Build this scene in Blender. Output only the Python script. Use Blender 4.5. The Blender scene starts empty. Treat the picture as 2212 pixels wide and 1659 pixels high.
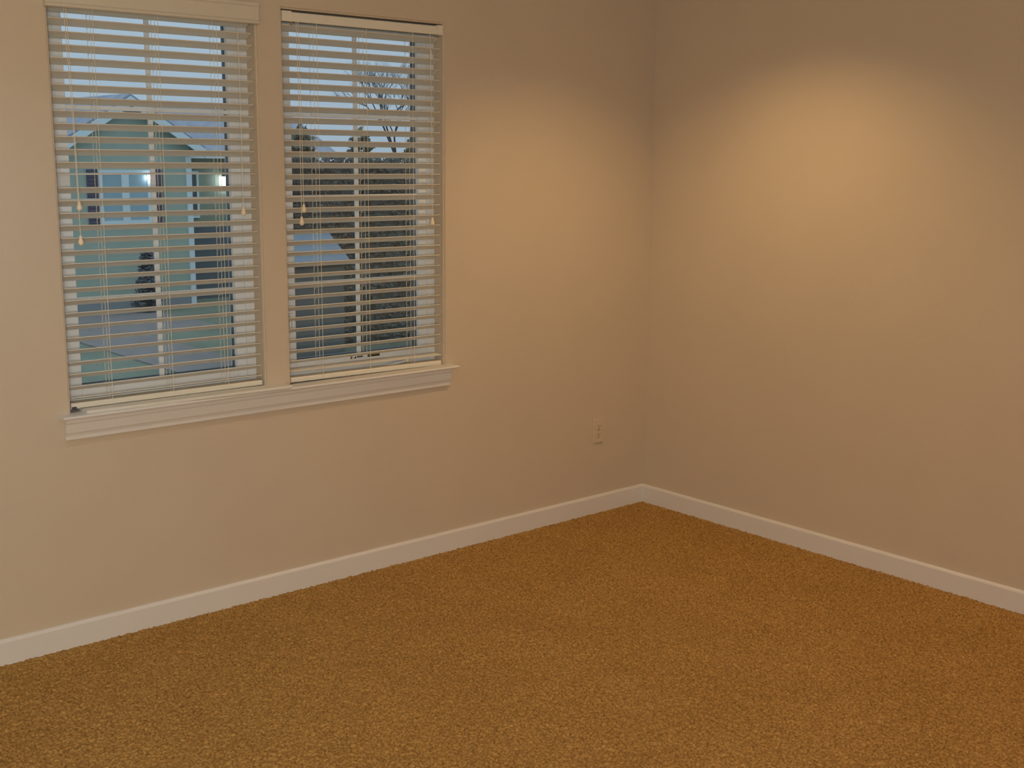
import bpy, bmesh, math, random
import numpy as np
from mathutils import Vector, Matrix
random.seed(7)
SC = bpy.context.scene
COL = SC.collection
R = math.radians

# ------------------------------------------------------------------ camera
cam_d = bpy.data.cameras.new('camera')
cam = bpy.data.objects.new('camera', cam_d); COL.objects.link(cam)
yaw, pit, rol = 0.7139, 0.1858, 0.0087
Fw = Vector((math.sin(yaw)*math.cos(pit), math.cos(yaw)*math.cos(pit), -math.sin(pit)))
Rt = Vector((math.cos(yaw), -math.sin(yaw), 0)); Up = Rt.cross(Fw)
R2 = Rt*math.cos(rol)+Up*math.sin(rol); U2 = -Rt*math.sin(rol)+Up*math.cos(rol)
M = Matrix((R2, U2, -Fw)).transposed().to_4x4(); M.translation = Vector((-4.2659, -3.9329, 1.6664))
cam.matrix_world = M
cam_d.sensor_width = 36; cam_d.lens = 2602.6/2212*36; cam_d.clip_start = .05; cam_d.clip_end = 500
SC.camera = cam

# ------------------------------------------------------------------ view + world (overcast dusk sky)
SC.view_settings.view_transform = 'Standard'
SC.view_settings.look = 'None'
SC.view_settings.gamma = 1
SC.view_settings.exposure = 0
SC.view_settings.use_curve_mapping = False
W = bpy.data.worlds.new('dusk_sky'); SC.world = W; W.use_nodes = True
nt = W.node_tree; nt.nodes.clear()
tc = nt.nodes.new('ShaderNodeTexCoord'); sp = nt.nodes.new('ShaderNodeSeparateXYZ')
rp = nt.nodes.new('ShaderNodeValToRGB'); bg = nt.nodes.new('ShaderNodeBackground'); ow = nt.nodes.new('ShaderNodeOutputWorld')
nt.links.new(tc.outputs['Generated'], sp.inputs[0]); nt.links.new(sp.outputs['Z'], rp.inputs[0])
nt.links.new(rp.outputs[0], bg.inputs[0]); nt.links.new(bg.outputs[0], ow.inputs[0])
e = rp.color_ramp.elements
e[0].position = 0.0; e[0].color = (.40, .51, .63, 1)
e[1].position = 1.0; e[1].color = (1.0, 1.12, 1.22, 1)
bg.inputs[1].default_value = 1.0

# room sizes
XL, YB, ZC = -6.2, -5.2, 2.6
# lamps, inferred and added: (x, y, watts, colour); each is built with its fitting further down
CANS = [(-.80, -.95, 44, (1, .64, .275)), (-3.3, -.95, 18, (.45, .75, 1)), (-.62, -3.3, 28, (1, .60, .48)),
        (-3.2, -3.0, 3, (1, .85, .70))]  # last two cans are unseen, added as fill
FILL_DOME = (-3.7, -4.35, 4, (1, .80, .60))  # unseen dome lamp, added for ambient fill
REAR_FILL = (92, (1, .98, .86))       # unseen fill added behind the camera, set in a made-up frosted window
W3 = (-5.75, -4.55, .95, 2.15)
bg.inputs[1].default_value = 1.0
L = bpy.data.lights.new('rear_fill', 'AREA'); L.shape = 'RECTANGLE'; L.size = W3[1]-W3[0]-.12; L.size_y = W3[3]-W3[2]-.12
L.energy = REAR_FILL[0]; L.color = REAR_FILL[1]
lo = bpy.data.objects.new('rear_fill', L); COL.objects.link(lo)
lo.location = ((W3[0]+W3[1])/2, YB-.03, (W3[2]+W3[3])/2); lo.rotation_euler = (R(90), 0, 0)

# ------------------------------------------------------------------ materials
def mat(name, col, rough=.6, bump=0, bscale=200, var=0, vscale=5, metal=0, emit=None, estr=0, spec=.5):
    m = bpy.data.materials.new(name); m.use_nodes = True
    t = m.node_tree; b = t.nodes['Principled BSDF']
    b.inputs['Base Color'].default_value = (*col, 1); b.inputs['Roughness'].default_value = rough
    b.inputs['Metallic'].default_value = metal; b.inputs['Specular IOR Level'].default_value = spec
    if emit: b.inputs['Emission Color'].default_value = (*emit, 1); b.inputs['Emission Strength'].default_value = estr
    co = t.nodes.new('ShaderNodeTexCoord')
    if var:
        n = t.nodes.new('ShaderNodeTexNoise'); n.inputs['Scale'].default_value = vscale; n.inputs['Detail'].default_value = 4
        r = t.nodes.new('ShaderNodeValToRGB')
        r.color_ramp.elements[0].position = .3; r.color_ramp.elements[1].position = .7
        r.color_ramp.elements[0].color = (*[c*(1-var) for c in col], 1)
        r.color_ramp.elements[1].color = (*[min(1, c*(1+var)) for c in col], 1)
        t.links.new(co.outputs['Object'], n.inputs['Vector']); t.links.new(n.outputs['Fac'], r.inputs[0])
        t.links.new(r.outputs[0], b.inputs['Base Color'])
    if bump:
        n = t.nodes.new('ShaderNodeTexNoise'); n.inputs['Scale'].default_value = bscale; n.inputs['Detail'].default_value = 3
        u = t.nodes.new('ShaderNodeBump'); u.inputs['Strength'].default_value = bump; u.inputs['Distance'].default_value = .002
        t.links.new(co.outputs['Object'], n.inputs['Vector']); t.links.new(n.outputs['Fac'], u.inputs['Height'])
        t.links.new(u.outputs[0], b.inputs['Normal'])
    return m

M_ = {}
M_['wall'] = mat('wall_paint', (.60, .50, .39), .75, .25, 160, .015, 3, spec=.25)
M_['ceil'] = mat('ceiling_paint', (.74, .71, .64), .8)
M_['trim'] = mat('white_trim_paint', (.73, .70, .68), .45, .05, 90)
M_['frame'] = mat('white_vinyl_frame', (.78, .80, .84), .4)
M_['blind'] = mat('ivory_blind_slat', (.76, .73, .66), .45, .04, 120)
M_['rail'] = mat('ivory_blind_rail', (.76, .71, .61), .45, .04, 120)
M_['cord'] = mat('cream_cord', (.80, .74, .62), .8)
M_['tassel'] = mat('ivory_plastic_tassel', (.84, .72, .54), .4)
M_['ivory'] = mat('outlet_plastic', (.62, .51, .39), .4)
M_['slot'] = mat('dark_slot', (.10, .06, .03), .7)
M_['screw'] = mat('screw_metal', (.45, .36, .24), .4, metal=.6)
M_['black'] = mat('black_print', (.015, .015, .012), .5)
M_['gold'] = mat('gold_print', (.30, .24, .08), .5)
M_['brownprint'] = mat('brown_print', (.22, .12, .08), .5)
M_['clip'] = mat('dark_clip', (.06, .05, .07), .6)
M_['bulb'] = mat('lit_bulb', (1, .9, .7), .5, emit=(1, .8, .55), estr=6)
M_['reveal_shade'] = mat('dark_reveal_shade', (.05, .065, .085), .7)
M_['valance'] = mat('ivory_valance', (.62, .565, .47), .5)
M_['frost'] = mat('frosted_pane', (.8, .84, .86), .5)
M_['dome'] = mat('frosted_dome_glass', (1, .95, .85), .5, emit=(1, .86, .70), estr=4)
M_['can'] = mat('white_light_trim', (.8, .78, .74), .5)
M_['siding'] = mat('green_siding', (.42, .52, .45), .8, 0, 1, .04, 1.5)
M_['extrim'] = mat('pale_exterior_trim', (.70, .84, .90), .7)
M_['roof'] = mat('slate_shingles', (.26, .31, .40), .9, 0, 1, .15, 3)
M_['shutter'] = mat('dark_shutter', (.10, .10, .15), .7)
M_['hglass'] = mat('house_window_glass', (.36, .52, .60), .15)
M_['dglass'] = mat('dark_window_glass', (.10, .14, .17), .2)
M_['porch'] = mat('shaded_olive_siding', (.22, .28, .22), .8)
M_['found'] = mat('grey_foundation', (.30, .33, .36), .9)
M_['lamp'] = mat('lit_lantern', (1, 1, 1), .4, emit=(.9, .92, 1), estr=40)
M_['lawn'] = mat('lawn_grass', (.14, .18, .14), 1, 0, 1, .2, .8)
M_['drive'] = mat('driveway_asphalt', (.19, .185, .19), .95, 0, 1, .1, 2)
M_['bark'] = mat('tree_bark', (.10, .09, .10), .9)
M_['leaf'] = mat('evergreen_leaves', (.085, .12, .095), .9, 0, 1, .3, 1.2)
M_['leaf2'] = mat('dark_hedge_leaves', (.085, .105, .10), .9, 0, 1, .25, 1.2)
M_['shrub'] = mat('dark_shrub_leaves', (.09, .12, .15), .9, 0, 1, .4, 2)
M_['shed'] = mat('dark_shed_boards', (.08, .095, .10), .9)
M_['metalroof'] = mat('pale_blue_metal_roof', (.12, .18, .24), .6)

# siding: lap boards as a bump
t = M_['siding'].node_tree; b = t.nodes['Principled BSDF']
co = t.nodes.new('ShaderNodeTexCoord'); wv = t.nodes.new('ShaderNodeTexWave'); wv.bands_direction = 'Z'; wv.wave_profile = 'SAW'
wv.inputs['Scale'].default_value = 1.6; bu = t.nodes.new('ShaderNodeBump'); bu.inputs['Strength'].default_value = .6; bu.inputs['Distance'].default_value = .02
t.links.new(co.outputs['Object'], wv.inputs['Vector']); t.links.new(wv.outputs['Fac'], bu.inputs['Height']); t.links.new(bu.outputs[0], b.inputs['Normal'])

# carpet: speckled pile
m = bpy.data.materials.new('carpet_pile'); m.use_nodes = True; M_['carpet'] = m
t = m.node_tree; b = t.nodes['Principled BSDF']; b.inputs['Roughness'].default_value = 1; b.inputs['Specular IOR Level'].default_value = .1
co = t.nodes.new('ShaderNodeTexCoord')
n1 = t.nodes.new('ShaderNodeTexNoise'); n1.inputs['Scale'].default_value = 130; n1.inputs['Detail'].default_value = 3
n2 = t.nodes.new('ShaderNodeTexNoise'); n2.inputs['Scale'].default_value = 3.2; n2.inputs['Detail'].default_value = 3
r1 = t.nodes.new('ShaderNodeValToRGB'); r2 = t.nodes.new('ShaderNodeValToRGB'); mx = t.nodes.new('ShaderNodeMix'); mx.data_type = 'RGBA'; mx.blend_type = 'MULTIPLY'
mx.inputs[0].default_value = 1
r1.color_ramp.elements[0].position = .32; r1.color_ramp.elements[1].position = .62
r1.color_ramp.elements[0].color = (.25, .130, .038, 1); r1.color_ramp.elements[1].color = (.56, .330, .107, 1)
r2.color_ramp.elements[0].position = .35; r2.color_ramp.elements[1].position = .65
r2.color_ramp.elements[0].color = (.93, .92, .90, 1); r2.color_ramp.elements[1].color = (1, 1, 1, 1)
for n, r in ((n1, r1), (n2, r2)):
    t.links.new(co.outputs['Object'], n.inputs['Vector']); t.links.new(n.outputs['Fac'], r.inputs[0])
t.links.new(r1.outputs[0], mx.inputs[6]); t.links.new(r2.outputs[0], mx.inputs[7]); t.links.new(mx.outputs[2], b.inputs['Base Color'])

# window glass: clear, with the mirror share that real panes have
m = bpy.data.materials.new('clear_window_glass'); m.use_nodes = True; M_['glass'] = m
t = m.node_tree; t.nodes.clear()
o = t.nodes.new('ShaderNodeOutputMaterial'); mixs = t.nodes.new('ShaderNodeMixShader'); tr = t.nodes.new('ShaderNodeBsdfTransparent')
gl = t.nodes.new('ShaderNodeBsdfGlossy'); gl.inputs['Roughness'].default_value = .02; fr = t.nodes.new('ShaderNodeFresnel'); fr.inputs['IOR'].default_value = 1.5
tr.inputs['Color'].default_value = (.93, .96, .96, 1)
t.links.new(fr.outputs[0], mixs.inputs[0]); t.links.new(tr.outputs[0], mixs.inputs[1]); t.links.new(gl.outputs[0], mixs.inputs[2]); t.links.new(mixs.outputs[0], o.inputs[0])

# ------------------------------------------------------------------ helpers
def obj(name, bm, m, parent=None, smooth=False):
    me = bpy.data.meshes.new(name); bmesh.ops.recalc_face_normals(bm, faces=bm.faces[:]); bm.to_mesh(me); bm.free()
    me.materials.append(M_[m])
    if smooth:
        for p in me.polygons: p.use_smooth = True
    o = bpy.data.objects.new(name, me); COL.objects.link(o)
    if parent: o.parent = parent
    return o
def tag(o, label=None, cat=None, group=None, kind=None):
    if label: o['label'] = label
    if cat: o['category'] = cat
    if group: o['group'] = group
    if kind: o['kind'] = kind
    return o
def empty(name, loc, rz=0):
    o = bpy.data.objects.new(name, None); COL.objects.link(o); o.location = loc; o.rotation_euler = (0, 0, rz); o.empty_display_size = .1
    return o
def box(bm, x0, x1, y0, y1, z0, z1, bev=0, seg=2):
    q = bmesh.new()
    vs = [q.verts.new((x, y, z)) for x in (x0, x1) for y in (y0, y1) for z in (z0, z1)]
    for f in ((0, 1, 3, 2), (4, 6, 7, 5), (0, 4, 5, 1), (2, 3, 7, 6), (0, 2, 6, 4), (1, 5, 7, 3)): q.faces.new([vs[i] for i in f])
    if bev: bmesh.ops.bevel(q, geom=q.edges[:], offset=bev, segments=seg, affect='EDGES', profile=.6)
    me = bpy.data.meshes.new('tmp'); q.to_mesh(me); q.free(); bm.from_mesh(me); bpy.data.meshes.remove(me)
    return bm
def prism(bm, prof, x0, x1, axis='x', off=(0, 0, 0)):
    """closed profile of (a, b) pairs, swept along an axis: x -> (x,a,b); y -> (a,y,b)"""
    def P(s, a, c):
        v = (s, a, c) if axis == 'x' else (a, s, c)
        return (v[0]+off[0], v[1]+off[1], v[2]+off[2])
    A = [bm.verts.new(P(x0, a, c)) for a, c in prof]; B = [bm.verts.new(P(x1, a, c)) for a, c in prof]
    n = len(prof)
    for i in range(n): bm.faces.new((A[i], A[(i+1) % n], B[(i+1) % n], B[i]))
    bm.faces.new(A); bm.faces.new(B[::-1]); return bm
def tube(bm, p0, p1, r0, r1=None, n=8):
    r1 = r0 if r1 is None else r1
    p0, p1 = Vector(p0), Vector(p1); d = (p1-p0).normalized()
    a = d.orthogonal().normalized(); c = d.cross(a)
    A = [bm.verts.new(p0+(a*math.cos(i*2*math.pi/n)+c*math.sin(i*2*math.pi/n))*r0) for i in range(n)]
    B = [bm.verts.new(p1+(a*math.cos(i*2*math.pi/n)+c*math.sin(i*2*math.pi/n))*r1) for i in range(n)]
    for i in range(n): bm.faces.new((A[i], A[(i+1) % n], B[(i+1) % n], B[i]))
    bm.faces.new(A[::-1]); bm.faces.new(B); return bm
def lathe(bm, prof, cx, cy, n=20):
    rings = [[bm.verts.new((cx+r*math.cos(i*2*math.pi/n), cy+r*math.sin(i*2*math.pi/n), z)) for i in range(n)] for r, z in prof]
    for a, c in zip(rings, rings[1:]):
        for i in range(n): bm.faces.new((a[i], a[(i+1) % n], c[(i+1) % n], c[i]))
    bm.faces.new(rings[0]); bm.faces.new(rings[-1][::-1]); return bm
def grid_mesh(name, x, y, z, m):
    ny, nx = x.shape; co = np.stack([x, y, z], -1).reshape(-1, 3).astype(np.float32)
    i = np.arange(ny*nx).reshape(ny, nx)
    q = np.stack([i[:-1, :-1], i[:-1, 1:], i[1:, 1:], i[1:, :-1]], -1).reshape(-1, 4)
    me = bpy.data.meshes.new(name); me.vertices.add(len(co)); me.vertices.foreach_set('co', co.ravel())
    me.loops.add(q.size); me.loops.foreach_set('vertex_index', q.ravel().astype(np.int32))
    me.polygons.add(len(q)); me.polygons.foreach_set('loop_start', np.arange(0, q.size, 4, dtype=np.int32))
    me.update(calc_edges=True); me.materials.append(M_[m])
    o = bpy.data.objects.new(name, me); COL.objects.link(o); return o

# ------------------------------------------------------------------ room shell
OPEN = [(-2.803, -2.073), (-1.964, -1.234)]; Z0, Z1 = .800, 2.1835
WT = .16
bm = bmesh.new()
xs = [XL, -2.803, -2.073, -1.964, -1.234, .12]; zs = [0, Z0, Z1, ZC]
def quad(bm, pts): bm.faces.new([bm.verts.new(p) for p in pts])
for i in range(5):
    for j in range(3):
        if j == 1 and i in (1, 3): continue
        for y in (0, WT):
            quad(bm, [(xs[i], y, zs[j]), (xs[i+1], y, zs[j]), (xs[i+1], y, zs[j+1]), (xs[i], y, zs[j+1])])
for a, c in OPEN:
    quad(bm, [(a, 0, Z0), (a, WT, Z0), (a, WT, Z1), (a, 0, Z1)]); quad(bm, [(c, 0, Z0), (c, WT, Z0), (c, WT, Z1), (c, 0, Z1)])
    quad(bm, [(a, 0, Z0), (c, 0, Z0), (c, WT, Z0), (a, WT, Z0)]); quad(bm, [(a, 0, Z1), (c, 0, Z1), (c, WT, Z1), (a, WT, Z1)])
quad(bm, [(XL, 0, 0), (XL, WT, 0), (XL, WT, ZC), (XL, 0, ZC)]); quad(bm, [(.12, 0, 0), (.12, WT, 0), (.12, WT, ZC), (.12, 0, ZC)])
quad(bm, [(XL, 0, ZC), (.12, 0, ZC), (.12, WT, ZC), (XL, WT, ZC)]); quad(bm, [(XL, 0, 0), (.12, 0, 0), (.12, WT, 0), (XL, WT, 0)])
bmesh.ops.remove_doubles(bm, verts=bm.verts[:], dist=1e-5)
bmesh.ops.recalc_face_normals(bm, faces=bm.faces[:])
ed = []
for q in bm.edges:
    v0, v1 = q.verts[0].co, q.verts[1].co
    if abs(v0.y) < 1e-5 and abs(v1.y) < 1e-5 and abs(q.calc_face_angle(0)) > 1 and min(v0.x, v1.x) > XL+.1 and max(v0.x, v1.x) < 0 and min(v0.z, v1.z) > .1 and max(v0.z, v1.z) < ZC-.1: ed.append(q)
bmesh.ops.bevel(bm, geom=ed, offset=.007, segments=3, affect='EDGES')
tag(obj('wall_left', bm, 'wall'), kind='structure')
bm = bmesh.new(); box(bm, 0, .12, YB, 0, 0, ZC); tag(obj('wall_right', bm, 'wall'), kind='structure')
bm = bmesh.new(); box(bm, XL-.12, W3[0], YB-.12, YB, 0, ZC); box(bm, W3[1], .12, YB-.12, YB, 0, ZC)
box(bm, W3[0], W3[1], YB-.12, YB, 0, W3[2]); box(bm, W3[0], W3[1], YB-.12, YB, W3[3], ZC); tag(obj('wall_back', bm, 'wall'), kind='structure')
bm = bmesh.new(); box(bm, XL-.12, XL, YB, WT, 0, ZC); tag(obj('wall_front', bm, 'wall'), kind='structure')
bm = bmesh.new(); box(bm, XL-.12, .12, YB-.12, WT, ZC, ZC+.1); tag(obj('ceiling', bm, 'ceil'), kind='structure')

w3 = empty('fill_window', ((W3[0]+W3[1])/2, YB, W3[2])); tag(w3, kind='structure')  # unseen window, added to hold the rear fill light
bm = bmesh.new()
for q in ((W3[0], W3[0]+.05, W3[2], W3[3]), (W3[1]-.05, W3[1], W3[2], W3[3]), (W3[0]+.05, W3[1]-.05, W3[2], W3[2]+.05), (W3[0]+.05, W3[1]-.05, W3[3]-.05, W3[3])):
    box(bm, q[0], q[1], YB-.10, YB-.02, q[2], q[3], .003)
bm2 = obj('window_frame', bm, 'frame', w3); bm2.data.transform(Matrix.Translation(-Vector(w3.location)))
bm = bmesh.new(); box(bm, W3[0]+.05, W3[1]-.05, YB-.075, YB-.068, W3[2]+.05, W3[3]-.05)
bm2 = obj('frosted_pane', bm, 'frost', w3); bm2.data.transform(Matrix.Translation(-Vector(w3.location)))

# carpet: uneven cut pile, finest where the photo sees it
rng = np.random.default_rng(3)
def axis(a, b_, step, lo): return np.concatenate([np.arange(lo, a, .25), np.arange(a, b_+1e-9, step)])
ax = axis(-3.75, 0, .0046, XL); ay = axis(-2.95, 0, .0046, YB)
X, Y = np.meshgrid(ax, ay)
H = rng.random(X.shape)
H = .55*H + .45*(H+np.roll(H, 1, 0)+np.roll(H, 1, 1)+np.roll(np.roll(H, 1, 0), 1, 1))/4
Zf = -.004 + .011*H
X = X + np.where(np.abs(X) > .01, (rng.random(X.shape)-.5)*.0035, 0); Y = Y + np.where(np.abs(Y) > .01, (rng.random(Y.shape)-.5)*.0035, 0)
X = np.clip(X, XL, 0); Y = np.clip(Y, YB, 0)
tag(grid_mesh('floor', X, Y, Zf, 'carpet'), kind='structure')

# baseboards with an eased top
HB, TB = .089, .014
prof = [(0, 0), (-TB, 0), (-TB, HB-.010), (-TB+.002, HB-.005), (-TB+.006, HB-.0015), (-TB+.009, HB), (0, HB)]
bm = prism(bmesh.new(), prof, XL, 0); tag(obj('baseboard_left', bm, 'trim'), kind='structure')
bm = prism(bmesh.new(), prof, YB, 0, 'y'); tag(obj('baseboard_right', bm, 'trim'), kind='structure')

# window stool and apron shared by both windows
st = empty('trim_1', (-2.02, -.02, Z0)); tag(st, kind='structure')
def local(o, root):
    o.data.transform(Matrix.Translation(-Vector(root.location))); return o
bm = bmesh.new()
nose = [(0, Z0), (0, Z0+.013), (-.044, Z0+.013), (-.048, Z0+.011), (-.050, Z0+.0075), (-.0485, Z0+.004), (-.045, Z0+.002)]
prism(bm, nose, -2.845, -1.190)
for a, c in OPEN: box(bm, a, c, 0, .064, Z0, Z0+.013)
local(obj('stool', bm, 'trim', st), st)
bm = bmesh.new()
prism(bm, [(0, .728), (0, Z0), (-.022, Z0), (-.022, .786), (-.019, .781), (-.019, .752), (-.016, .748), (-.013, .740), (-.013, .728)], -2.83, -1.212)
local(obj('apron', bm, 'trim', st), st)

# ------------------------------------------------------------------ windows
def window(name, x0, x1, latch):
    root = empty(name, ((x0+x1)/2, .06, Z0+.013)); tag(root, kind='structure')
    zb, zt = Z0+.013, Z1
    def ring(bm, a, c, lo, hi, w, y0, y1, bev=.002, wt=None, wb=None):
        wt = wt or w; wb = wb or w
        box(bm, a, a+w, y0, y1, lo, hi, bev); box(bm, c-w, c, y0, y1, lo, hi, bev)
        box(bm, a+w, c-w, y0, y1, lo, lo+wb, bev); box(bm, a+w, c-w, y0, y1, hi-wt, hi, bev)
    bm = bmesh.new(); ring(bm, x0, x1, zb, zt, .034, .065, .15, wt=.03, wb=.034); local(obj('window_frame', bm, 'frame', root), root)
    bm = bmesh.new(); ring(bm, x0+.034, x1-.034, zb+.034, zt-.03, .037, .074, .125, .003, wt=.034, wb=.042)
    sash = local(obj('sash', bm, 'frame', root), root)
    gx0, gx1, gz0, gz1 = x0+.071, x1-.071, zb+.076, zt-.064
    bm = bmesh.new(); box(bm, gx0-.004, gx1+.004, .094, .098, gz0-.004, gz1+.004); local(obj('pane', bm, 'glass', root), root)
    bm = bmesh.new(); xm = (gx0+gx1)/2
    box(bm, xm-.0085, xm+.0085, .084, .092, gz0, gz1, .001)
    for z in (1.182, 1.5115, 1.8165):
        box(bm, gx0, xm-.0085, .084, .092, z-.0072, z+.0072, .001); box(bm, xm+.0085, gx1, .084, .092, z-.0072, z+.0072, .001)
    local(obj('muntin_grid', bm, 'frame', root), root)
    bm = bmesh.new(); gd = .125 if latch else .112      # shade on the outer frame reveal, put in as dark strips
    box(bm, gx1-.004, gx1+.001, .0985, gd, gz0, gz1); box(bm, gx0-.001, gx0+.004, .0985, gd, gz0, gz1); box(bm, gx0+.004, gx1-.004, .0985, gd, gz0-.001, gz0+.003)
    local(obj('shaded_reveal_strip', bm, 'reveal_shade', root), root)
    if latch:
        bm = bmesh.new(); box(bm, x0+.035, x0+.055, .058, .074, 1.00, 1.075, .003); box(bm, x0+.040, x0+.050, .046, .060, 1.012, 1.050, .003)
        local(obj('lock_lever', bm, 'frame', root), root)
        # maker's mark and sticker printed on the sash bottom
        bm = bmesh.new(); zc = .878
        box(bm, -1.648, -1.640, .0732, .0745, zc-.008, zc+.004)
        g = local(obj('maker_mark', bm, 'brownprint', root), root)
        bm = bmesh.new()
        v = [bm.verts.new(p) for p in ((-1.634, .0733, zc-.007), (-1.620, .0733, zc-.007), (-1.624, .0733, zc+.002))]; bm.faces.new(v)
        v = [bm.verts.new(p) for p in ((-1.634, .0745, zc-.007), (-1.620, .0745, zc-.007), (-1.624, .0745, zc+.002))]; bm.faces.new(v)
        xx = -1.617
        for w in (.006, .005, .006, .004, .006, .004):       # small illegible lettering
            box(bm, xx, xx+w-.0012, .0733, .0745, zc-.005, zc+.0015); xx += w
        local(obj('maker_mark', bm, 'black', root), root)
        st_ = bmesh.new(); box(st_, -1.566, -1.508, .0733, .0745, zc-.007, zc+.009); stk = local(obj('sticker', st_, 'black', root), root)
        bm = bmesh.new(); box(bm, -1.562, -1.556, .0725, .0733, zc-.004, zc+.005); box(bm, -1.553, -1.548, .0725, .0733, zc-.005, zc+.006)
        box(bm, -1.546, -1.510, .0725, .0733, zc-.001, zc+.001)
        local(obj('sticker_print', bm, 'gold', root), root).parent = stk
        stk_inv = 0
        # folding crank handle on the frame sill
        bm = bmesh.new(); box(bm, -1.500, -1.440, .048, .070, zb, zb+.018, .005)
        tube(bm, (-1.50, .050, zb+.016), (-1.395, .046, zb+.030), .0055, .0045, 10)
        ck = local(obj('crank_handle', bm, 'frame', root), root)
        bm = lathe(bmesh.new(), [(.002, zb+.022), (.007, zb+.024), (.009, zb+.031), (.008, zb+.039), (.004, zb+.044), (.001, zb+.045)], -1.392, .044)
        kb = local(obj('crank_knob', bm, 'tassel', root, True), root); kb.parent = ck
    return root
window('window_1', *OPEN[0], False)
window('window_2', *OPEN[1], True)

# ------------------------------------------------------------------ venetian blinds
TILT = R(23); SW, STK = .050, .003
def slat_bm(bm, x0, x1, yc, ztop, tilt, dzr=0):
    """room edge high; ztop = height of the room-side upper edge; dzr = extra height of the right end"""
    c, s = math.cos(tilt), math.sin(tilt)
    h = STK/2; w = SW/2
    loc = [(-w, -h*.4), (-w, h*.4), (-w+.0012, h), (0, h+.0008), (w-.0012, h), (w, h*.4), (w, -h*.4), (w-.0012, -h), (0, -h+.0008), (-w+.0012, -h)]
    zc = ztop - w*s - h*c
    P = [(yc+a*c+b_*s, zc-a*s+b_*c) for a, b_ in loc]
    A = [bm.verts.new((x0, a, z)) for a, z in P]; B = [bm.verts.new((x1, a, z+dzr)) for a, z in P]; n = len(P)
    for i in range(n): bm.faces.new((A[i], A[(i+1) % n], B[(i+1) % n], B[i]))
    bm.faces.new(A); bm.faces.new(B[::-1])
def cordline(bm, pts, r=.0009, n=6):
    for a, c in zip(pts, pts[1:]): tube(bm, a, c, r, r, n)
def tassel(bm, x, y, ztop):
    lathe(bm, [(.0015, ztop), (.0046, ztop-.001), (.0050, ztop-.008), (.0066, ztop-.013), (.0088, ztop-.019), (.0092, ztop-.024), (.0078, ztop-.029), (.0045, ztop-.032), (.0015, ztop-.033)], x, y, 18)
def blind(x0, x1, label, lad, left, right, odd, valance, raills):
    root = empty('window_blind', ((x0+x1)/2, .03, Z1-.01)); tag(root, label, 'window blind', 'slatted blinds in the two windows')
    a, c = x0+.006, x1-.007
    bm = bmesh.new(); box(bm, a, c, .004, .056, 2.142, 2.174, .002)
    hr = local(obj('headrail', bm, 'rail', root), root)
    for s in (0, 1):                                  # box brackets closing over both ends of the headrail
        bm = bmesh.new()
        b0, b1 = (a-.004, a+.036) if s == 0 else (c-.022, c+.004)
        box(bm, b0, b1, .0005, .0035, 2.141, 2.178, .001); box(bm, b0, b1, .0035, .058, 2.1745, 2.178)
        xo = b0 if s == 0 else b1-.0015
        box(bm, xo, xo+.0015, .0035, .058, 2.141, 2.1745)
        local(obj('bracket', bm, 'rail', root), root)
        bm = bmesh.new(); xl = b1-.005 if s == 0 else b0+.001
        box(bm, xl, xl+.004, .000, .006, 2.128, 2.141, .001)
        local(obj('bracket_latch', bm, 'screw', root), root)
    bm = bmesh.new()
    for i in range(32):
        tl = TILT+R(random.uniform(-.7, .7)); dz = random.uniform(-.0008, .0008); zt = 2.133-.041*i+dz
        d = 0
        if i in odd: tl, ddz, d = odd[i]; zt += ddz
        slat_bm(bm, a+random.uniform(0, .002), c-random.uniform(0, .002), .036, zt, tl, d)
    local(obj('slats', bm, 'blind', root), root)
    (zl, zr) = raills
    bm = bmesh.new(); pr = [(.013, 0), (.011, .004), (.011, .014), (.014, .018), (.058, .018), (.061, .014), (.061, .004), (.058, 0)]
    A = [bm.verts.new((a, y, z+zl)) for y, z in pr]; B = [bm.verts.new((c, y, z+zr)) for y, z in pr]
    for i in range(8): bm.faces.new((A[i], A[(i+1) % 8], B[(i+1) % 8], B[i]))
    bm.faces.new(A); bm.faces.new(B[::-1]); local(obj('bottom_rail', bm, 'rail', root), root)
    zrail = min(zl, zr)+.012
    for x in lad:
        bm = bmesh.new()
        cordline(bm, [(x, .0095, 2.142), (x, .0095, zrail)]); cordline(bm, [(x, .0625, 2.142), (x, .0625, zrail)])
        for i in range(32):
            if i in odd: continue
            zt = 2.133-.041*i-.0044
            cordline(bm, [(x, .0095, zt), (x, .0625, zt-.0225)], .0005, 4)
        local(obj('ladder_cord', bm, 'cord', root), root)
        bm = bmesh.new(); cordline(bm, [(x+.001, .036, 2.142), (x+.001, .036, zrail)]); local(obj('lift_cord', bm, 'cord', root), root)
    for x, y, zt, x_top in left+right:
        bm = bmesh.new(); cordline(bm, [(x_top, .002, 2.142), (x_top*.45+x*.55, y, (2.142+zt)/2), (x, y, zt)], .0010)
        pc = local(obj('pull_cord', bm, 'cord', root), root)
        bm = bmesh.new(); tassel(bm, x, y, zt); ts = local(obj('tassel', bm, 'tassel', root, True), root); ts.parent = pc
    if valance:
        bm = bmesh.new(); v0, v1 = x0-.013, x1+.004
        prism(bm, [(-.024, 2.119), (-.028, 2.122), (-.028, 2.129), (-.024, 2.133), (-.024, 2.176), (-.029, 2.181), (-.029, 2.190), (-.016, 2.190), (-.016, 2.119)], v0, v1)
        box(bm, v0, v0+.008, -.016, -.001, 2.119, 2.190); box(bm, v1-.008, v1, -.016, -.001, 2.119, 2.190)
        local(obj('valance', bm, 'valance', root), root)
    return root
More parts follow.
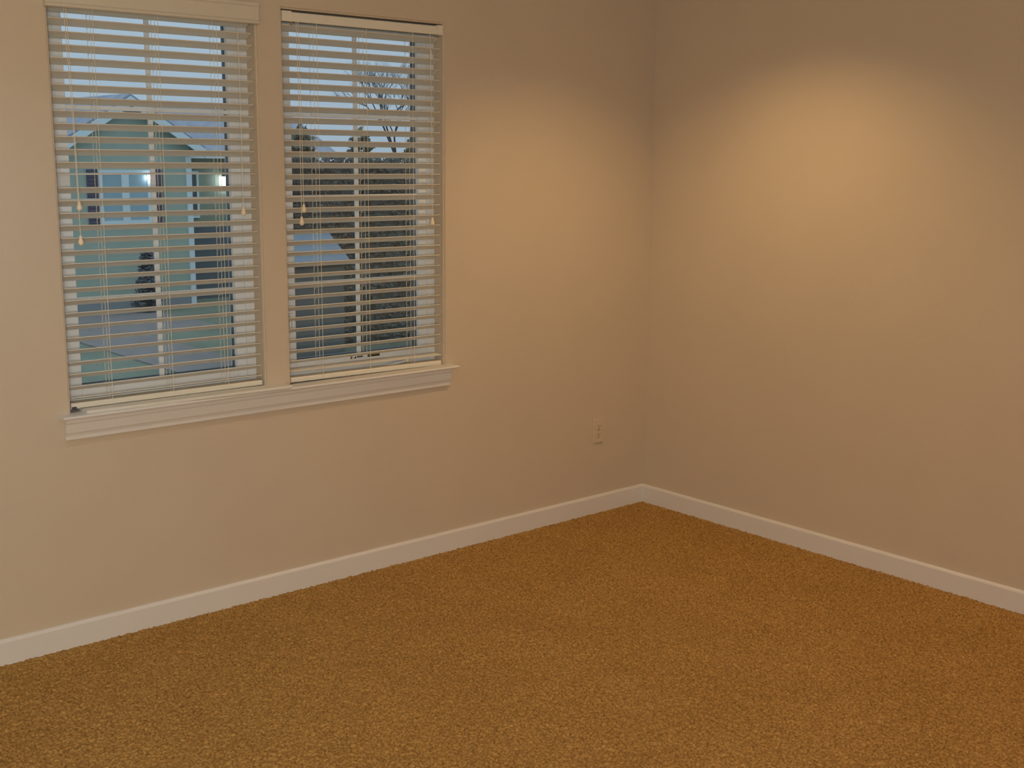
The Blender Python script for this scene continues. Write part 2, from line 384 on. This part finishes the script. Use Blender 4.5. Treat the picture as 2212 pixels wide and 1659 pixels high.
blA = blind(*OPEN[0], 'ivory slatted blind in the window nearer the left edge, topped by a valance', [-2.654, -2.432, -2.218],
      [(-2.7375, -.004, 1.515, -2.742), (-2.7375-.004, -.0105, 1.403, -2.750)], [(-2.143, -.004, 1.486, -2.140)],
      {13: (R(-3), .001, .001), 31: (R(13), .003, 0)}, True, (.8265, .8255))
bm = bmesh.new(); box(bm, -2.796, -2.782, .003, .010, .8245, .8335, .001); local(obj('hold_down_clip', bm, 'clip', blA), blA)
blB = blind(*OPEN[1], 'ivory slatted blind in the window nearer the room corner, headrail bare without a valance', [-1.815, -1.596, -1.379],
      [(-1.894, -.004, 1.490, -1.896), (-1.908, -.0105, 1.444, -1.905)], [(-1.296, -.004, 1.425, -1.300)],
      {30: (R(20), 0, 0), 31: (R(-6), .001, -.006)}, False, (.8195, .8135))
# wand hook on the right blind's tilt cord side
bm = bmesh.new(); tube(bm, (-1.303, -.006, 2.080), (-1.298, -.006, 2.044), .0022, .0022, 8)
local(obj('cord_joiner', bm, 'cord', blB), blB)

# the loose valance lying flat on the stool in front of the left blind
lv = empty('blind_valance', (-2.378, -.012, Z0+.013), R(-2.0))
tag(lv, 'loose ivory blind valance lying flat on the sill beneath the left window blind', 'valance')
bm = bmesh.new()
prism(bm, [(-.035, 0), (-.037, .003), (-.037, .0085), (-.034, .011), (.030, .011), (.034, .008), (.034, 0)], -.385, .385)
obj('valance_board', bm, 'blind', lv)

# ------------------------------------------------------------------ outlet
ou = empty('wall_outlet', (-.321, 0, .402)); tag(ou, 'tan duplex electrical outlet low on the wall beside the room corner', 'outlet')
bm = bmesh.new(); box(bm, -.035, .035, -.006, 0, -.057, .057, .0025, 3); obj('cover_plate', bm, 'ivory', ou)
for s in (-1, 1):
    bm = bmesh.new(); zc = s*.0195
    n = 20; pr = []
    for i in range(n):
        a = i*2*math.pi/n; pr.append((max(-.0165, min(.0165, .0195*math.cos(a))), zc+max(-.0135, min(.0135, .0165*math.sin(a)))))
    prism(bm, pr, -.0085, -.005, 'y'); rc = obj('receptacle', bm, 'ivory', ou)
    for x, h in ((-.0062, .0085), (.0062, .0068)):
        bm = bmesh.new(); box(bm, x-.0013, x+.0013, -.0089, -.0084, zc+.002-h/2+.002, zc+.002+h/2+.002); obj('slot', bm, 'slot', rc)
    bm = bmesh.new(); tube(bm, (.0, -.0089, zc-.0075), (.0, -.0084, zc-.0075), .0026, n=12); obj('ground_hole', bm, 'slot', rc)
bm = bmesh.new(); tube(bm, (0, -.0072, 0), (0, -.0055, 0), .003, n=14); obj('screw', bm, 'screw', ou)

# ------------------------------------------------------------------ recessed ceiling lights
names = ['near the window wall and right wall corner', 'above the left window', 'by the right wall behind the camera, added as unseen fill',
         'in the middle of the ceiling, added as unseen fill']
for (x, y, w, colr), nm in zip(CANS, names):
    rt = empty('recessed_light', (x, y, ZC)); tag(rt, 'white round recessed ceiling light '+nm, 'ceiling light', 'recessed ceiling lights')
    bm = bmesh.new(); n = 32
    pr = [(.075, 0), (.075, -.004), (.092, -.006), (.095, -.003), (.095, 0)]
    rings = [[bm.verts.new((r*math.cos(i*2*math.pi/n), r*math.sin(i*2*math.pi/n), z)) for i in range(n)] for r, z in pr]
    for k in range(len(rings)):
        A, B = rings[k], rings[(k+1) % len(rings)]
        for i in range(n): bm.faces.new((A[i], A[(i+1) % n], B[(i+1) % n], B[i]))
    obj('trim_ring', bm, 'can', rt, True)
    bm = lathe(bmesh.new(), [(.03, -.0005), (.055, -.001), (.06, -.002), (.04, -.010), (.01, -.013)], 0, 0, 24); obj('bulb', bm, 'bulb', rt, True)
    L = bpy.data.lights.new('downlight', 'SPOT'); L.energy = w; L.color = colr; L.spot_size = R(128); L.spot_blend = .8; L.shadow_soft_size = .045
    lo = bpy.data.objects.new('downlight', L); COL.objects.link(lo); lo.location = (x, y, ZC-.07)

dm = empty('fill_dome_lamp', (FILL_DOME[0], FILL_DOME[1], ZC)); tag(dm, 'unseen frosted white dome lamp added behind the camera as fill', 'ceiling lamp')
bm = lathe(bmesh.new(), [(.19, 0), (.19, -.015), (.18, -.02), (.17, -.02)], 0, 0, 40); obj('base', bm, 'can', dm)
bm = lathe(bmesh.new(), [(.165, -.02), (.16, -.05), (.135, -.08), (.09, -.10), (.04, -.108), (.005, -.11)], 0, 0, 40); obj('dome_shade', bm, 'dome', dm, True)
L = bpy.data.lights.new('dome_fill', 'POINT'); L.energy = FILL_DOME[2]; L.color = FILL_DOME[3]; L.shadow_soft_size = .15
lo = bpy.data.objects.new('dome_fill', L); COL.objects.link(lo); lo.location = (FILL_DOME[0], FILL_DOME[1], ZC-.28)

# ------------------------------------------------------------------ outside: neighbour's house
GZ = -2.8
g = bmesh.new(); quad(g, [(-60, 6, GZ), (80, 6, GZ), (80, 140, GZ), (-60, 140, GZ)]); tag(obj('ground', g, 'lawn'), kind='structure')
bm = bmesh.new(); box(bm, 6.6, 8.4, 17, 29.2, GZ, GZ+.03); box(bm, 8.4, 10.6, 24.8, 29.2, GZ, GZ+.03)
tag(obj('driveway', bm, 'drive'), kind='structure')

H = empty('house', (10.5, 30, GZ)); tag(H, 'green sided neighbouring house with white gable trim, seen through the left window', 'house')
def hp(name, bm, m, parent=None):
    o = obj(name, bm, m, H); local(o, H)
    if parent: o.parent = parent
    return o
Yf = 30
ax_, az_ = 10.44, 3.22          # gable apex
sl = .65
gl_, gr_ = 8.55, 12.33         # facade ends
bm = bmesh.new()
pl = [(gl_, GZ), (gr_, GZ), (gr_, az_-sl*(gr_-ax_)), (ax_, az_), (gl_, az_-sl*(ax_-gl_))]
prism(bm, pl, Yf, Yf+7, 'y'); hp('gable_wall', bm, 'siding')
bm = bmesh.new()                 # gable roof planes
for s, xe in ((-1, gl_-.45), (1, gr_+.35)):
    ze = az_-sl*abs(xe-ax_)
    prism(bm, [(ax_, az_+.02), (ax_, az_+.14), (xe, ze+.14), (xe, ze+.02)], Yf-.35, Yf+7, 'y')
hp('gable_roof', bm, 'roof')
for s, xe in ((-1, gl_-.45), (1, gr_+.35)):
    ze = az_-sl*abs(xe-ax_); bm = bmesh.new()
    prism(bm, [(ax_, az_+.06), (ax_, az_-.20), (xe, ze-.20), (xe, ze+.06)], Yf-.42, Yf-.355, 'y'); hp('rake_board', bm, 'extrim')
bm = bmesh.new(); prism(bm, [(ax_-.30, az_-.25), (ax_+.30, az_-.25), (ax_, az_-.03)], Yf-.06, Yf-.002, 'y'); hp('gable_vent', bm, 'shutter')
# wing behind and right of the gable, its roof and porch recess
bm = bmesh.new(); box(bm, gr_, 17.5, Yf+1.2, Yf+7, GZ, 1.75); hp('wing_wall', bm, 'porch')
bm = bmesh.new(); prism(bm, [(Yf+.7, 1.75), (Yf+4.3, 3.35), (Yf+8, 1.75)], gr_+.36, 18, 'x'); hp('wing_roof', bm, 'roof')
bm = bmesh.new(); box(bm, gr_+.1, 18, Yf+.62, Yf+.72, 1.56, 1.80); hp('fascia', bm, 'extrim')
bm = bmesh.new(); box(bm, gr_-.13, gr_+.03, Yf-.06, Yf+.06, GZ, 1.60); hp('corner_board', bm, 'extrim')
bm = bmesh.new(); prism(bm, [(Yf+3, 1.9), (Yf+5.5, 3.15), (Yf+8, 1.9)], 4.5, gl_+.6, 'x'); hp('rear_roof', bm, 'roof')
bm = bmesh.new(); box(bm, 4.8, gl_, Yf+3.4, Yf+7, GZ, 1.9); hp('rear_wall', bm, 'siding')
# facade window pair with shutters
def hwin(x0, x1, z0, z1, y, glass, tm=.10, mull=None):
    f = bmesh.new()
    box(f, x0-tm, x1+tm, y-.06, y, z0-tm, z0); box(f, x0-tm, x1+tm, y-.06, y, z1, z1+tm)
    box(f, x0-tm, x0, y-.06, y, z0, z1); box(f, x1, x1+tm, y-.06, y, z0, z1)
    if mull: box(f, mull-.11, mull+.11, y-.06, y, z0, z1)
    w = hp('house_window', f, 'extrim')
    g_ = bmesh.new(); box(g_, x0, x1, y-.03, y-.005, z0, z1); hp('window_pane', g_, glass, w)
    return w
hwin(9.62, 10.96, -.22, 1.12, Yf, 'hglass', .10, 10.29)
for a, c in ((9.18, 9.50), (11.10, 11.44)):
    bm = bmesh.new(); box(bm, a, c, Yf-.05, Yf, -.34, 1.24)
    for k in range(14): box(bm, a+.03, c-.03, Yf-.065, Yf-.05, -.28+k*.108, -.22+k*.108)
    hp('shutter', bm, 'shutter')
hwin(12.62, 13.10, -.20, 1.10, Yf+1.2, 'dglass', .07)
bm = bmesh.new(); box(bm, 12.60, 14.6, Yf+1.14, Yf+1.2, GZ, -.55); hp('garage_door', bm, 'dglass')
bm = bmesh.new(); box(bm, gl_, gr_, Yf-.03, Yf, GZ, GZ+.35); hp('foundation', bm, 'found')
# wall lantern lit at dusk
bm = bmesh.new(); box(bm, 14.04, 14.20, Yf+1.02, Yf+1.2, .74, 1.0, .02); ln = hp('wall_lantern', bm, 'lamp')
bm = bmesh.new(); box(bm, 14.01, 14.23, Yf+1.0, Yf+1.2, 1.0, 1.04); hp('lantern_cap', bm, 'shutter', ln)
bm = bmesh.new(); lathe(bm, [(.01, .95), (.035, .965), (.038, 1.0), (.02, 1.03)], 10.99, Yf-.12, 12); ln2 = hp('entry_lantern', bm, 'lamp')
# shrub against the facade
def leafy(bm, c, rx, ry, rz, n, s):
    for _ in range(n):
        th = random.uniform(0, 2*math.pi); ph = math.acos(random.uniform(-1, 1)); rr = random.uniform(.55, 1.05)
        p = Vector((c[0]+rx*rr*math.sin(ph)*math.cos(th), c[1]+ry*rr*math.sin(ph)*math.sin(th), c[2]+rz*rr*math.cos(ph)))
        a = Vector((random.gauss(0, 1), random.gauss(0, 1), random.gauss(0, 1))).normalized(); b_ = a.orthogonal().normalized()
        k = s*random.uniform(.6, 1.4)
        bm.faces.new([bm.verts.new(p+a*k), bm.verts.new(p+b_*k*.5), bm.verts.new(p-a*k), bm.verts.new(p-b_*k*.5)])
def plant(name, label, cat, x, y, h, r, m, trunk=.35, n=2500, s=.12, group=None):
    rt = empty(name, (x, y, GZ)); tag(rt, label, cat, group)
    bm = bmesh.new(); tube(bm, (0, 0, 0), (0, 0, h*.8), .05+.02*h, .03, 10); obj('trunk', bm, 'bark', rt)
    bm = bmesh.new()
    for k in range(5):
        f = k/4; leafy(bm, (random.uniform(-.1, .1)*r, random.uniform(-.1, .1)*r, h*(trunk+(1-trunk)*f*.85)), r*(1-.55*f), r*(1-.55*f), h*.18, n//5, s)
    me = obj('foliage', bm, m, rt)
    return rt
plant('shrub', 'dark rounded shrub against the green house wall, below its window', 'shrub', 10.35, 28.9, 1.75, .42, 'shrub', .15, 1800, .07)

# trees outside the right window
gp = 'trees beyond the right window'
TR = [(12.2, 23.4, 5.0, .72, 'evergreen tree beyond the hedge, at the left edge of the right window'),
      (13.95, 23.4, 4.95, .72, 'evergreen tree beyond the hedge, behind the centre glazing bar of the right window'),
      (15.7, 23.4, 4.8, .72, 'evergreen tree beyond the hedge, near the right edge of the right window')]
for x, y, h, r, lb in TR: plant('evergreen_tree', lb, 'tree', x, y, h, r, 'leaf', .12, 3200, .11, gp)
hd = empty('hedge', (14.6, 20.4, GZ)); tag(hd, 'dense dark clipped hedge in front of the evergreens beyond the right window', 'hedge')
bm = bmesh.new(); box(bm, -5.6, 4.6, -.35, .35, 0, 4.2, .15)
for _ in range(13000):
    x, z = random.uniform(-5.6, 4.6), random.uniform(.05, 4.3); p = Vector((x, -.36-random.uniform(0, .10), z))
    a = Vector((random.gauss(0, 1), random.gauss(0, .5), random.gauss(0, 1))).normalized(); b_ = a.orthogonal().normalized(); k = random.uniform(.04, .09)
    bm.faces.new([bm.verts.new(p+a*k), bm.verts.new(p+b_*k*.5), bm.verts.new(p-a*k), bm.verts.new(p-b_*k*.5)])
for _ in range(2500):
    p = Vector((random.uniform(-5.6, 4.6), random.uniform(-.4, .4), 4.2+random.uniform(-.05, .28))); a = Vector((random.gauss(0, 1), random.gauss(0, 1), random.gauss(0, 1))).normalized(); b_ = a.orthogonal().normalized(); k = random.uniform(.05, .11)
    bm.faces.new([bm.verts.new(p+a*k), bm.verts.new(p+b_*k*.5), bm.verts.new(p-a*k), bm.verts.new(p-b_*k*.5)])
obj('hedge_foliage', bm, 'leaf2', hd)
# bare deciduous tree
bt = empty('bare_tree', (17.6, 26.3, GZ)); tag(bt, 'leafless tree with thin grey branches against the sky, beyond the right window', 'tree', gp)
bm = bmesh.new()
def branch(p, d, L, r, k):
    q = p+d*L; tube(bm, p, q, r, r*.7, 5)
    if k == 0: return
    for _ in range(3 if k > 1 else 2):
        nd = (d+Vector((random.gauss(0, .36), random.gauss(0, .3), random.gauss(.05, .2)))).normalized(); branch(q, nd, L*random.uniform(.50, .78), r*.60, k-1)
branch(Vector((0, 0, 0)), Vector((-.02, 0, 1)), 3.0, .10, 8)
obj('branches', bm, 'bark', bt)
# low shed with a sky-lit metal roof in front of the hedge
sh = empty('shed', (8.75, 18.2, GZ)); tag(sh, 'low dark garden shed with a pale blue metal roof, in front of the hedge', 'shed')
bm = bmesh.new(); box(bm, -.75, .85, -.7, .7, 0, 2.28); obj('shed_wall', bm, 'shed', sh)
bm = bmesh.new(); prism(bm, [(-.85, 2.26), (-.85, 2.30), (.0, 2.86), (.85, 2.30), (.85, 2.26), (0, 2.82)], -.85, .95, 'x'); obj('shed_roof', bm, 'metalroof', sh)
# distant street lamp
sl_ = empty('street_lamp', (15.9, 27, GZ)); tag(sl_, 'small lit street lamp seen beside the centre bar of the right window', 'lamp')
bm = bmesh.new(); tube(bm, (0, 0, 0), (0, 0, 3.8), .05, .04); obj('pole', bm, 'bark', sl_)
bm = bmesh.new(); lathe(bm, [(.01, 3.8), (.07, 3.84), (.08, 3.92), (.02, 3.97)], 0, 0, 12); obj('lamp_head', bm, 'lamp', sl_)
